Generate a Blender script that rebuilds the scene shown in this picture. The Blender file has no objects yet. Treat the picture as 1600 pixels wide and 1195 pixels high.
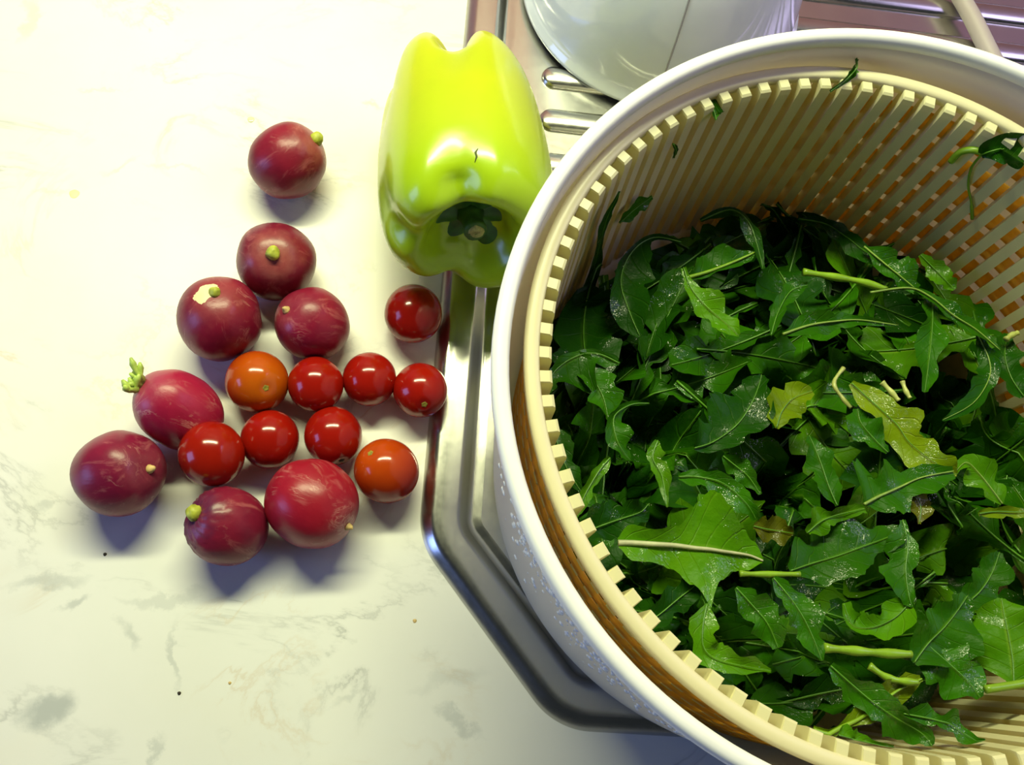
import bpy, math, random
from mathutils import Vector, Matrix, Quaternion
from mathutils.bvhtree import BVHTree
random.seed(7)
S = 0.01                       # the layout below is in centimetres
scene = bpy.context.scene
COL = scene.collection
PI = math.pi

# ------------------------------------------------------------------ camera
F = 1430.0
CX, CY = 800.0, 597.5
H = 37.5                       # lens above the worktop, cm
RX = Vector((0.9927, 0.08903, 0.08136))
RY = Vector((0.05825, -0.94461, 0.32297))
RZ = Vector((0.10561, -0.31587, -0.94291))
def unproj(px, py, z):         # a photo pixel -> the point of the place at height z
    d = Vector(((px - CX) / F, (py - CY) / F, 1.0))
    w = Vector((RX.dot(d), RY.dot(d), RZ.dot(d)))
    return w * ((H - z) / -w.z) + Vector((0, 0, H))
cam_data = bpy.data.cameras.new('camera')
cam_data.sensor_width = 36.0
cam_data.lens = 36.0 * F / 1600.0
cam_data.clip_start = 0.01
cam = bpy.data.objects.new('camera', cam_data)
COL.objects.link(cam)
right = Vector((RX.x, RY.x, RZ.x)); down = Vector((RX.y, RY.y, RZ.y)); fwd = Vector((RX.z, RY.z, RZ.z))
cam.matrix_world = Matrix(((right.x, -down.x, -fwd.x, 0), (right.y, -down.y, -fwd.y, 0), (right.z, -down.z, -fwd.z, H * S), (0, 0, 0, 1)))
scene.camera = cam

# ------------------------------------------------------------------ light
world = bpy.data.worlds.new('world'); scene.world = world
world.use_nodes = True
world.node_tree.nodes['Background'].inputs[0].default_value = (0.62, 0.72, 0.80, 1)
world.node_tree.nodes['Background'].inputs[1].default_value = 0.035
def area(name, loc, target, sx, sy, power, color):
    d = bpy.data.lights.new(name, 'AREA'); d.shape = 'RECTANGLE'; d.size = sx * S; d.size_y = sy * S
    d.energy = power; d.color = color
    o = bpy.data.objects.new(name, d); COL.objects.link(o)
    o.location = Vector(loc) * S
    o.rotation_euler = (Vector(target) - Vector(loc)).to_track_quat('-Z', 'Y').to_euler()
    return o
# fluorescent tube below the wall cabinet, and the daylit window to the left of the cook
area('cabinet_tube_light', (-8, 44, 62), (-4, 12, 0), 55, 5, 7.0, (0.97, 1.0, 0.58))
area('window_light', (-150, -32, 55), (0, 10, 5), 60, 75, 8.0, (0.28, 0.42, 1.0))
area('side_window_light', (88, 36, 70), (12, 16, 3), 50, 60, 3.8, (0.66, 0.56, 1.0))
scene.view_settings.view_transform = 'Standard'
scene.view_settings.look = 'None'
scene.view_settings.exposure = 0.0
scene.view_settings.gamma = 1.0
scene.view_settings.use_curve_mapping = False

# ------------------------------------------------------------------ helpers
def tag(o, label=None, cat=None, group=None, kind=None):
    if label: o['label'] = label
    if cat: o['category'] = cat
    if group: o['group'] = group
    if kind: o['kind'] = kind
    return o
def mesh(name, verts, faces, mat, smooth=True, uvs=None):
    me = bpy.data.meshes.new(name)
    me.from_pydata([(v[0] * S, v[1] * S, v[2] * S) for v in verts], [], faces)
    if mat: me.materials.append(mat)
    if smooth: me.polygons.foreach_set('use_smooth', [True] * len(me.polygons))
    if uvs:
        ul = me.uv_layers.new(name='UVMap')
        for l in me.loops: ul.data[l.index].uv = uvs[l.vertex_index]
    me.update()
    return me
def obj(name, me, parent=None, loc=(0, 0, 0), rot=None):
    o = bpy.data.objects.new(name, me); COL.objects.link(o)
    if parent: o.parent = parent
    o.location = Vector(loc) * S
    if rot is not None:
        if isinstance(rot, Quaternion): o.rotation_euler = rot.to_euler()
        else: o.rotation_euler = rot
    return o
def empty(name, loc=(0, 0, 0), rot=(0, 0, 0)):
    o = bpy.data.objects.new(name, None); COL.objects.link(o)
    o.location = Vector(loc) * S; o.rotation_euler = rot; o.empty_display_size = 0.01
    return o
def lathe(profile, n=96, closed=False, a0=0, a1=2 * PI):
    vs, fs = [], []
    full = abs(a1 - a0 - 2 * PI) < 1e-6
    m = n if full else n + 1
    for i in range(m):
        a = a0 + (a1 - a0) * i / n
        for r, z in profile: vs.append((r * math.cos(a), r * math.sin(a), z))
    k = len(profile)
    for i in range(n):
        j = (i + 1) % m
        for q in range(k if closed else k - 1):
            p = (q + 1) % k
            fs.append((i * k + q, j * k + q, j * k + p, i * k + p))
    return vs, fs
def smooth_profile(pts, sub=6):
    out = []
    for i in range(len(pts) - 1):
        p0 = Vector(pts[max(i - 1, 0)]); p1 = Vector(pts[i]); p2 = Vector(pts[i + 1]); p3 = Vector(pts[min(i + 2, len(pts) - 1)])
        for k in range(sub):
            t = k / sub
            out.append(0.5 * ((2 * p1) + (p2 - p0) * t + (2 * p0 - 5 * p1 + 4 * p2 - p3) * t * t + (3 * p1 - p0 - 3 * p2 + p3) * t ** 3))
    out.append(Vector(pts[-1]))
    return out
def tube(path, radii, n=8, cap=True):
    vs, fs = [], []
    path = [Vector(p) for p in path]
    up = Vector((0, 0, 1))
    for i, p in enumerate(path):
        t = (path[min(i + 1, len(path) - 1)] - path[max(i - 1, 0)]).normalized()
        if abs(t.dot(up)) > 0.95: up = Vector((1, 0.2, 0)).normalized()
        w = t.cross(up).normalized(); v = w.cross(t).normalized(); up = v
        for k in range(n):
            a = 2 * PI * k / n
            vs.append(p + (w * math.cos(a) + v * math.sin(a)) * radii[i])
    for i in range(len(path) - 1):
        for k in range(n):
            fs.append((i * n + k, i * n + (k + 1) % n, (i + 1) * n + (k + 1) % n, (i + 1) * n + k))
    if cap:
        fs.append(tuple(reversed(range(n)))); fs.append(tuple(range((len(path) - 1) * n, len(path) * n)))
    return vs, fs
def hash3(x, y, z):
    return math.sin(x * 1.7 + 1.3 * math.sin(y * 2.1 + z)) * 0.5 + 0.5 * math.sin(y * 1.9 + 2.1 * math.sin(z * 1.6 + x * 0.7))

# ------------------------------------------------------------------ materials
class NT:
    def __init__(self, name):
        self.m = bpy.data.materials.new(name); self.m.use_nodes = True
        self.t = self.m.node_tree; self.b = self.t.nodes['Principled BSDF']
    def n(self, kind, **kw):
        o = self.t.nodes.new(kind)
        for k, v in kw.items():
            if k.startswith('i_'): o.inputs[k[2:].replace('_', ' ')].default_value = v
            else: setattr(o, k, v)
        return o
    def l(self, a, b): self.t.links.new(a, b)
    def coord(self, kind='Object'): return self.n('ShaderNodeTexCoord').outputs[kind]
    def noise(self, scale, detail=4, rough=0.55, dist=0.0, vec=None, kind='Object'):
        o = self.n('ShaderNodeTexNoise'); o.inputs['Scale'].default_value = scale; o.inputs['Detail'].default_value = detail
        o.inputs['Roughness'].default_value = rough; o.inputs['Distortion'].default_value = dist
        self.l(vec if vec is not None else self.coord(kind), o.inputs['Vector'])
        return o.outputs['Fac']
    def map(self, sock, scale=(1, 1, 1), loc=(0, 0, 0), rot=(0, 0, 0)):
        o = self.n('ShaderNodeMapping'); o.inputs['Scale'].default_value = scale; o.inputs['Location'].default_value = loc; o.inputs['Rotation'].default_value = rot
        self.l(sock, o.inputs['Vector']); return o.outputs['Vector']
    def ramp(self, sock, stops, interp='LINEAR'):
        o = self.n('ShaderNodeValToRGB'); e = o.color_ramp; e.interpolation = interp
        while len(e.elements) < len(stops): e.elements.new(0.5)
        for el, (p, c) in zip(e.elements, stops):
            el.position = p; el.color = (c, c, c, 1) if isinstance(c, (int, float)) else (*c, 1)
        self.l(sock, o.inputs['Fac']); return o.outputs['Color']
    def math(self, op, a, b=None, clamp=False):
        o = self.n('ShaderNodeMath', operation=op, use_clamp=clamp)
        for i, s in enumerate((a, b)):
            if s is None: continue
            if isinstance(s, (int, float)): o.inputs[i].default_value = s
            else: self.l(s, o.inputs[i])
        return o.outputs[0]
    def mix(self, fac, a, b, blend='MIX'):
        o = self.n('ShaderNodeMix', data_type='RGBA', blend_type=blend)
        for i, s in ((0, fac), (6, a), (7, b)):
            if isinstance(s, (int, float)): o.inputs[i].default_value = s
            elif isinstance(s, tuple): o.inputs[i].default_value = (*s, 1)
            else: self.l(s, o.inputs[i])
        return o.outputs[2]
    def col(self, s):
        if isinstance(s, tuple): self.b.inputs['Base Color'].default_value = (*s, 1)
        else: self.l(s, self.b.inputs['Base Color'])
        return self
    def set(self, **kw):
        for k, v in kw.items():
            i = self.b.inputs[k.replace('_', ' ')]
            if hasattr(v, 'node'): self.l(v, i)
            else: i.default_value = v
        return self
    def bump(self, height, strength=0.3, dist=0.001):
        o = self.n('ShaderNodeBump'); o.inputs['Strength'].default_value = strength; o.inputs['Distance'].default_value = dist
        self.l(height, o.inputs['Height']); self.l(o.outputs['Normal'], self.b.inputs['Normal']); return self

def mat_marble():
    m = NT('marble')
    co = m.coord()
    warp = m.n('ShaderNodeTexNoise'); warp.inputs['Scale'].default_value = 30; warp.inputs['Detail'].default_value = 6; warp.inputs['Roughness'].default_value = 0.65
    m.l(co, warp.inputs['Vector'])
    base = m.ramp(m.noise(9, 5), [(0.3, (0.80, 0.80, 0.77)), (0.7, (0.86, 0.86, 0.84))])
    warmf = m.ramp(m.noise(14, 4, vec=m.map(co, loc=(3, 1, 0))), [(0.55, 0.0), (0.75, 0.35)])
    base = m.mix(warmf, base, (0.84, 0.80, 0.70))
    # thin veins
    v1 = m.noise(7, 8, 0.62, 0.9, vec=m.map(co, rot=(0, 0, 0.6), scale=(1, 1.5, 1)))
    ridge = m.math('ABSOLUTE', m.math('SUBTRACT', v1, 0.5))
    line = m.ramp(ridge, [(0.0, 1.0), (0.012, 0.25), (0.03, 0.0)])
    patch = m.ramp(m.noise(16, 3, vec=m.map(co, loc=(5, 2, 0))), [(0.50, 0.0), (0.68, 1.0)])
    base = m.mix(m.math('MULTIPLY', m.math('MULTIPLY', line, patch), 0.8), base, (0.50, 0.51, 0.50))
    v2 = m.noise(11, 8, 0.6, 1.2, vec=m.map(co, loc=(1.7, 4.1, 0), rot=(0, 0, -0.5)))
    line2 = m.ramp(m.math('ABSOLUTE', m.math('SUBTRACT', v2, 0.5)), [(0.0, 1.0), (0.015, 0.2), (0.03, 0.0)])
    patch2 = m.ramp(m.noise(12, 3, vec=m.map(co, loc=(9, 7, 0))), [(0.5, 0.0), (0.66, 1.0)])
    base = m.mix(m.math('MULTIPLY', m.math('MULTIPLY', line2, patch2), 0.55), base, (0.66, 0.54, 0.40))
    # the grey clouds and streaks this slab has
    wv = m.n('ShaderNodeVectorMath', operation='SCALE'); wv.inputs['Scale'].default_value = 0.030
    sub = m.n('ShaderNodeVectorMath', operation='SUBTRACT'); sub.inputs[1].default_value = (0.5, 0.5, 0.5)
    m.l(warp.outputs['Color'], sub.inputs[0]); m.l(sub.outputs[0], wv.inputs[0])
    wc = m.n('ShaderNodeVectorMath', operation='ADD'); m.l(co, wc.inputs[0]); m.l(wv.outputs[0], wc.inputs[1])
    spots = [(80, 1100, 1.25, 0.8, 0.75, 0.4), (75, 905, 1.9, 0.35, 0.45, 0.2), (120, 940, 0.9, 0.3, 0.5, 0.6), (205, 985, 0.8, 0.4, 0.42, -0.6),
             (45, 30, 0.35, 1.7, 0.45, 0.15), (190, 255, 1.4, 0.16, 0.42, 0.6), (585, 162, 0.7, 0.22, 0.6, -0.25), (280, 268, 1.8, 0.12, 0.32, -0.25),
             (150, 142, 1.2, 0.12, 0.36, -0.2), (275, 1010, 0.2, 1.9, 0.40, 0.35), (720, 1130, 1.4, 0.3, 0.42, -0.5), (255, 930, 1.9, 0.25, 0.30, 0.1),
             (540, 1085, 0.9, 0.25, 0.28, 0.5), (68, 796, 0.6, 0.35, 0.35, 0.2), (85, 303, 0.9, 0.12, 0.32, 0.1), (235, 1170, 0.25, 1.0, 0.42, -0.4), (700, 1060, 1.8, 0.5, 0.22, 0.3)]
    for px, py, rx, ry, s, a in spots:
        p = unproj(px, py, 0) * S
        mp = m.n('ShaderNodeMapping', vector_type='TEXTURE')
        mp.inputs['Location'].default_value = (p.x, p.y, 0); mp.inputs['Rotation'].default_value = (0, 0, a); mp.inputs['Scale'].default_value = (rx * S, ry * S, 1)
        m.l(wc.outputs[0], mp.inputs['Vector'])
        ln = m.n('ShaderNodeVectorMath', operation='LENGTH'); m.l(mp.outputs[0], ln.inputs[0])
        fac = m.math('MULTIPLY', m.ramp(ln.outputs['Value'], [(0.25, 1.0), (1.0, 0.0)], 'EASE'), s)
        base = m.mix(fac, base, (0.40, 0.43, 0.44))
    m.col(base).set(Roughness=0.32)
    m.b.inputs['Specular IOR Level'].default_value = 0.35
    return m.m
def mat_steel():
    m = NT('brushed_steel'); co = m.coord()
    sc = m.noise(500, 3, 0.6)
    blot = m.noise(60, 5, 0.6)
    m.col(m.ramp(blot, [(0.3, (0.58, 0.58, 0.54)), (0.75, (0.62, 0.61, 0.57))]))
    m.set(Metallic=1.0, Roughness=m.ramp(m.mix(0.5, sc, blot), [(0.3, 0.20), (0.7, 0.27)]))
    return m.m
def mat_plain(name, c, rough=0.4, noise=0.06, sss=0.0, spec=0.5, bump=0.0, scale=60):
    m = NT(name)
    lo = tuple(x * (1 - noise) for x in c); hi = tuple(min(1, x * (1 + noise)) for x in c)
    nz = m.noise(scale, 4)
    m.col(m.ramp(nz, [(0.3, lo), (0.7, hi)])).set(Roughness=rough)
    m.b.inputs['Specular IOR Level'].default_value = spec
    if sss:
        m.b.inputs['Subsurface Weight'].default_value = sss; m.b.inputs['Subsurface Radius'].default_value = (0.004, 0.003, 0.0015)
    if bump: m.bump(nz, bump, 0.0005)
    return m.m
def mat_plastic(name, c, rough, noise, trans, tcol):
    m = NT(name)
    col = m.ramp(m.noise(60, 4), [(0.3, tuple(x * (1 - noise) for x in c)), (0.7, c)])
    m.col(col).set(Roughness=rough)
    tr = m.n('ShaderNodeBsdfTranslucent'); tr.inputs['Color'].default_value = (*tcol, 1)
    mx = m.n('ShaderNodeMixShader'); mx.inputs[0].default_value = trans
    m.l(m.b.outputs[0], mx.inputs[1]); m.l(tr.outputs[0], mx.inputs[2])
    m.l(mx.outputs[0], m.t.nodes['Material Output'].inputs['Surface'])
    return m.m
def mat_pepper():
    m = NT('pepper_skin'); co = m.coord()
    c = m.ramp(m.noise(22, 3, vec=co), [(0.3, (0.44, 0.53, 0.002)), (0.7, (0.54, 0.58, 0.002))])
    # greener towards the stem end (local +z)
    sx = m.n('ShaderNodeSeparateXYZ'); m.l(co, sx.inputs[0])
    c = m.mix(m.ramp(m.math('MULTIPLY', m.math('ADD', sx.outputs['Z'], 0.01), 16.0), [(0.0, 0.0), (0.75, 1.0)]), c, (0.37, 0.56, 0.010))
    m.col(c).set(Roughness=0.24)
    m.b.inputs['Subsurface Weight'].default_value = 0.10; m.b.inputs['Subsurface Radius'].default_value = (0.004, 0.005, 0.001)
    m.b.inputs['Coat Weight'].default_value = 0.2; m.b.inputs['Coat Roughness'].default_value = 0.08
    m.bump(m.noise(70, 3), 0.06, 0.001)
    return m.m
def mat_radish(name, a, b, crown, crown_amt, seed):
    m = NT(name); co = m.coord()
    c = m.ramp(m.noise(55, 5, 0.6, vec=m.map(co, loc=(seed, seed * 2, 0))), [(0.32, a), (0.68, b)])
    # pale scuffs and scratches
    sc = m.noise(120, 5, 0.7, 1.0, vec=m.map(co, scale=(1, 1, 0.25), loc=(seed, 0, seed)))
    c = m.mix(m.ramp(sc, [(0.56, 0.0), (0.75, 0.5)]), c, (0.60, 0.22, 0.22))
    rg = m.math('ABSOLUTE', m.math('SUBTRACT', m.noise(70, 6, 0.6, 2.0, vec=m.map(co, loc=(0, seed, 0), scale=(1, 1, 0.35))), 0.5))
    pt = m.ramp(m.noise(45, 2, vec=m.map(co, loc=(seed, 3, 1))), [(0.55, 0.0), (0.7, 1.0)])
    c = m.mix(m.math('MULTIPLY', m.math('MULTIPLY', m.ramp(rg, [(0.0, 1.0), (0.025, 0.0)]), pt), 0.6), c, (0.75, 0.42, 0.36))
    sx = m.n('ShaderNodeSeparateXYZ'); m.l(co, sx.inputs[0])
    wob = m.math('ADD', sx.outputs['Z'], m.math('MULTIPLY', m.math('SUBTRACT', m.noise(150, 4), 0.5), 0.012))
    c = m.mix(m.math('MULTIPLY', m.ramp(m.math('MULTIPLY', wob, 50.0), [(0.55, 0.0), (0.90, 1.0)]), crown_amt), c, crown)
    m.col(c).set(Roughness=0.33)
    m.b.inputs['Specular IOR Level'].default_value = 0.42
    m.bump(m.noise(90, 5, 0.6, vec=m.map(co, scale=(1, 1, 0.4))), 0.22, 0.0015)
    return m.m
def mat_tomato(name, c, c2=None):
    m = NT(name); co = m.coord()
    base = m.ramp(m.noise(50, 3), [(0.3, tuple(x * 0.85 for x in c)), (0.7, c)])
    if c2:
        sx = m.n('ShaderNodeSeparateXYZ'); m.l(co, sx.inputs[0])
        base = m.mix(m.ramp(m.math('ADD', m.math('MULTIPLY', sx.outputs['Z'], 45.0), m.math('MULTIPLY', m.noise(90, 2), 0.3)), [(0.0, 0.0), (0.75, 1.0)]), base, c2)
    m.col(base).set(Roughness=0.16)
    m.b.inputs['Subsurface Weight'].default_value = 0.12; m.b.inputs['Subsurface Radius'].default_value = (0.004, 0.001, 0.0005)
    m.bump(m.noise(260, 2), 0.015, 0.0005)
    return m.m
def mat_leaf(name, dark, light, vein):
    m = NT(name)
    uv = m.coord('UV'); sx = m.n('ShaderNodeSeparateXYZ'); m.l(uv, sx.inputs[0])
    info = m.n('ShaderNodeObjectInfo')
    c = m.mix(m.ramp(m.noise(70, 4), [(0.3, 0.0), (0.7, 1.0)]), dark, light)
    c = m.mix(m.math('MULTIPLY', info.outputs['Random'], 0.55), c, tuple(x * 0.45 for x in dark))
    au = m.math('ABSOLUTE', m.math('SUBTRACT', m.math('MULTIPLY', sx.outputs['X'], 2.0), 1.0))
    side = m.math('FRACT', m.math('ADD', m.math('SUBTRACT', m.math('MULTIPLY', sx.outputs['Y'], 8.0), m.math('MULTIPLY', au, 1.3)), m.math('MULTIPLY', m.noise(60, 2), 0.5)))
    vs = m.ramp(m.math('ABSOLUTE', m.math('SUBTRACT', side, 0.5)), [(0.0, 1.0), (0.07, 0.0)])
    mid = m.ramp(au, [(0.0, 1.0), (0.10, 0.0)])
    c = m.mix(m.math('MULTIPLY', vs, 0.10), c, vein)
    c = m.mix(m.math('MULTIPLY', mid, 0.45), c, vein)
    m.col(c).set(Roughness=0.38)
    m.b.inputs['Specular IOR Level'].default_value = 0.08
    h = m.math('ADD', m.math('MULTIPLY', vs, -0.4), m.noise(150, 4, 0.6))
    m.bump(h, 0.45, 0.0014)
    # wet film broken into glints
    wet = m.n('ShaderNodeBump'); wet.inputs['Strength'].default_value = 1.0; wet.inputs['Distance'].default_value = 0.0016
    m.l(m.noise(330, 3, 0.6), wet.inputs['Height']); m.l(wet.outputs['Normal'], m.b.inputs['Coat Normal'])
    m.l(m.ramp(m.noise(90, 3), [(0.53, 0.0), (0.60, 1.0)]), m.b.inputs['Coat Weight'])
    m.b.inputs['Coat Roughness'].default_value = 0.035
    # thin blades let some light through
    tr = m.n('ShaderNodeBsdfTranslucent'); m.l(c, tr.inputs['Color'])
    mx = m.n('ShaderNodeMixShader'); mx.inputs[0].default_value = 0.10
    m.l(m.b.outputs[0], mx.inputs[1]); m.l(tr.outputs[0], mx.inputs[2])
    m.l(mx.outputs[0], m.t.nodes['Material Output'].inputs['Surface'])
    return m.m

M = {}
M['marble'] = mat_marble()
M['steel'] = mat_steel()
M['white'] = mat_plastic('white_plastic', (0.82, 0.83, 0.80), 0.38, 0.03, 0.38, (0.98, 0.90, 0.68))
M['white_rim'] = mat_plain('white_plastic_rim', (0.86, 0.87, 0.84), 0.4, 0.03)
M['bowlwhite'] = mat_plain('glossy_white_plastic', (0.70, 0.75, 0.82), 0.07, 0.02, spec=1.0)
M['cream'] = mat_plastic('cream_plastic', (0.87, 0.83, 0.53), 0.35, 0.04, 0.22, (0.95, 0.75, 0.30))
M['rib'] = mat_plastic('cream_rib_plastic', (0.86, 0.84, 0.50), 0.35, 0.04, 0.26, (0.95, 0.85, 0.34))
M['amber'] = mat_plastic('hoop_bounce_plastic', (0.95, 0.66, 0.13), 0.4, 0.06, 0.62, (1.0, 0.66, 0.12))  # yellow plastic, pushed to orange for the warm light bounced between the ribs
M['pepper'] = mat_pepper()
M['pepper_cavity'] = mat_plain('pepper_calyx_green', (0.03, 0.12, 0.015), 0.4, 0.3, scale=200)
M['pepper_stem'] = mat_plain('pepper_stem_green', (0.045, 0.13, 0.02), 0.5, 0.3, scale=300, bump=0.3)
M['pepper_cut'] = mat_plain('dry_cut_stem', (0.35, 0.34, 0.10), 0.7, 0.4, scale=500, bump=0.5)
M['scratch'] = mat_plain('dark_scar', (0.07, 0.09, 0.01), 0.6, 0.3)
M['stub'] = mat_plain('stub_green', (0.42, 0.46, 0.05), 0.5, 0.4, scale=250, bump=0.6)
M['palestub'] = mat_plain('stub_pale', (0.62, 0.44, 0.18), 0.6, 0.3, scale=250, bump=0.5)
M['cutwhite'] = mat_plain('radish_flesh', (0.85, 0.75, 0.42), 0.5, 0.1, scale=150)
M['tuft'] = mat_plain('tuft_green', (0.42, 0.56, 0.10), 0.45, 0.3, scale=200)
M['scar'] = mat_plain('tomato_scar', (0.30, 0.26, 0.03), 0.6, 0.4, scale=400)
M['scar_dark'] = mat_plain('tomato_scar_dark', (0.03, 0.02, 0.01), 0.7, 0.3, scale=400)
M['rod'] = mat_plain('pale_rod', (0.42, 0.37, 0.36), 0.5, 0.05)
M['seam'] = mat_plain('seam_grey', (0.30, 0.29, 0.30), 0.5, 0.05)
M['wall'] = mat_plain('terracotta_wall', (0.46, 0.22, 0.24), 0.5, 0.02, scale=20)
LEAF = [mat_leaf('leaf_mid', (0.018, 0.100, 0.0015), (0.036, 0.160, 0.002), (0.11, 0.26, 0.012)),
        mat_leaf('leaf_dark', (0.008, 0.058, 0.002), (0.019, 0.098, 0.002), (0.07, 0.19, 0.012)),
        mat_leaf('leaf_light', (0.055, 0.200, 0.002), (0.090, 0.250, 0.003), (0.24, 0.40, 0.03)),
        mat_leaf('leaf_yellow', (0.130, 0.230, 0.003), (0.190, 0.280, 0.004), (0.36, 0.40, 0.03)),
        mat_leaf('leaf_olive', (0.080, 0.095, 0.004), (0.110, 0.120, 0.005), (0.19, 0.18, 0.015))]
M['rib_green'] = mat_plain('midrib_green', (0.075, 0.22, 0.012), 0.35, 0.25, scale=150)
M['rib_pale'] = mat_plain('midrib_pale', (0.20, 0.32, 0.05), 0.35, 0.2, scale=150)
M['rib_white'] = mat_plain('midrib_whitish', (0.44, 0.46, 0.26), 0.35, 0.25, scale=150)
M['stalk'] = mat_plain('stalk_green', (0.20, 0.36, 0.02), 0.3, 0.2, scale=150)
M['floor_bar_cream'] = mat_plain('floor_bar_cream', (0.40, 0.44, 0.12), 0.4, 0.3, scale=200)  # for added pieces that stand in for the basket's floor bars
def mat_water():
    m = NT('water'); m.col((0.95, 0.97, 0.9)).set(Roughness=0.02)
    m.b.inputs['Transmission Weight'].default_value = 1.0; m.b.inputs['IOR'].default_value = 1.33
    return m.m
M['water'] = mat_water()
M['juice'] = mat_plain('watery_juice', (0.72, 0.72, 0.46), 0.08, 0.05)
M['frost'] = mat_plain('milky_droplet', (0.80, 0.84, 0.86), 0.15, 0.03)

# ------------------------------------------------------------------ worktop
def slab(name, x0, x1, y0, y1, z0, z1, mat, bev=0.0):
    vs = [(x, y, z) for z in (z0, z1) for (x, y) in ((x0, y0), (x1, y0), (x1, y1), (x0, y1))]
    fs = [(3, 2, 1, 0), (4, 5, 6, 7), (0, 1, 5, 4), (1, 2, 6, 5), (2, 3, 7, 6), (3, 0, 4, 7)]
    return obj(name, mesh(name, vs, fs, mat, False))
top = slab('countertop', -75, 75, -28, 62, -3, 0, M['marble'])
tag(top, 'white marble worktop with faint grey veins under the vegetables', 'countertop')
wb = slab('wall_back', -75, 75, 62, 64, -3, 120, M['wall']); wb['kind'] = 'structure'

# ------------------------------------------------------------------ steel drainer
def drainer():
    root = empty('sink_drainer', (12, 12, 0))
    tag(root, 'stainless steel sink drainer with raised rim and long pressed ridges', 'sink')
    # outline from the far left edge, round the cut-off corner, to the right
    def arc(c, r, a0, a1, n=12): return [(c[0] + r * math.cos(math.radians(a0 + (a1 - a0) * i / n)), c[1] + r * math.sin(math.radians(a0 + (a1 - a0) * i / n))) for i in range(n + 1)]
    path = [(-0.2, 50), (-0.2, 30), (-0.2, 18), (-0.2, 10)]
    R1 = 3.2
    ang = 49.0      # the cut-off corner runs at this angle
    # fillet between the left edge and the cut
    c1 = (-0.2 + R1, 6.9)
    path += arc(c1, R1, 180, 180 + (90 - ang) + 0, 12)
    # fillet between the cut and the front edge
    R2 = 3.0
    c2 = (7.1, -1.15 + R2)
    path += arc(c2, R2, 180 + 90 - ang, 270, 12)
    path += [(12, -1.15), (25, -1.15), (50, -1.15)]
    path = [Vector((x, y, 0)) for x, y in path]
    nrm = []
    for i in range(len(path)):
        t = (path[min(i + 1, len(path) - 1)] - path[max(i - 1, 0)]).normalized()
        nrm.append(Vector((-t.y, t.x, 0)))
    prof = [(0, 0.0), (0.04, 0.06), (0.15, 0.18), (0.35, 0.36), (0.48, 0.44), (0.60, 0.47), (0.9, 0.47), (1.45, 0.46), (1.56, 0.44), (1.65, 0.36), (1.90, 0.14), (1.98, 0.07), (2.08, 0.04), (2.2, 0.05), (2.35, 0.10), (2.5, 0.12)]
    vs, fs = [], []
    o0 = Vector((12, 12, 0))
    for p, n in zip(path, nrm):
        for off, z in prof: vs.append(p + n * off + Vector((0, 0, z)) - o0)
    k = len(prof)
    for i in range(len(path) - 1):
        for q in range(k - 1):
            fs.append((i * k + q, (i + 1) * k + q, (i + 1) * k + q + 1, i * k + q + 1))
    obj('rim', mesh('rim', vs, fs, M['steel']), root)
    pv = [p + n * 2.5 + Vector((0, 0, 0.12)) - o0 for p, n in zip(path, nrm)] + [Vector((50, 50, 0.12)) - o0]
    obj('drainer_panel', mesh('drainer_panel', pv, [tuple(range(len(pv)))], M['steel'], False), root)
    # one pressed ridge, shared
    L, W, Hh = 38.0, 0.62, 0.34
    vs, fs = [], []
    secs = []
    for i in range(9): a = PI / 2 * i / 8; secs.append((W - W * math.cos(PI / 2 - a) if False else W * (1 - math.cos(a)) , math.sin(a)))
    xs = [(W * (1 - math.cos(PI / 2 * i / 8)), math.sin(PI / 2 * i / 8)) for i in range(9)]
    st = [(x, s) for x, s in xs] + [(L - x, s) for x, s in reversed(xs)]
    nc = 12
    for x, s in st:
        for j in range(nc + 1):
            a = PI * j / nc
            f = math.cos(a)
            vs.append((x, -W * s * f, Hh * (s ** 0.7) * (math.sin(a) ** 0.8) - 0.01))
    for i in range(len(st) - 1):
        for j in range(nc): fs.append((i * (nc + 1) + j, (i + 1) * (nc + 1) + j, (i + 1) * (nc + 1) + j + 1, i * (nc + 1) + j + 1))
    me = mesh('ridge', vs, fs, M['steel'])
    for y in (23.8, 26.25, 28.7, 31.15, 33.6, 36.05, 38.5): obj('ridge', me, root, (3.75 - 12, y - 12, 0.12))
    return root
drainer()

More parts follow.
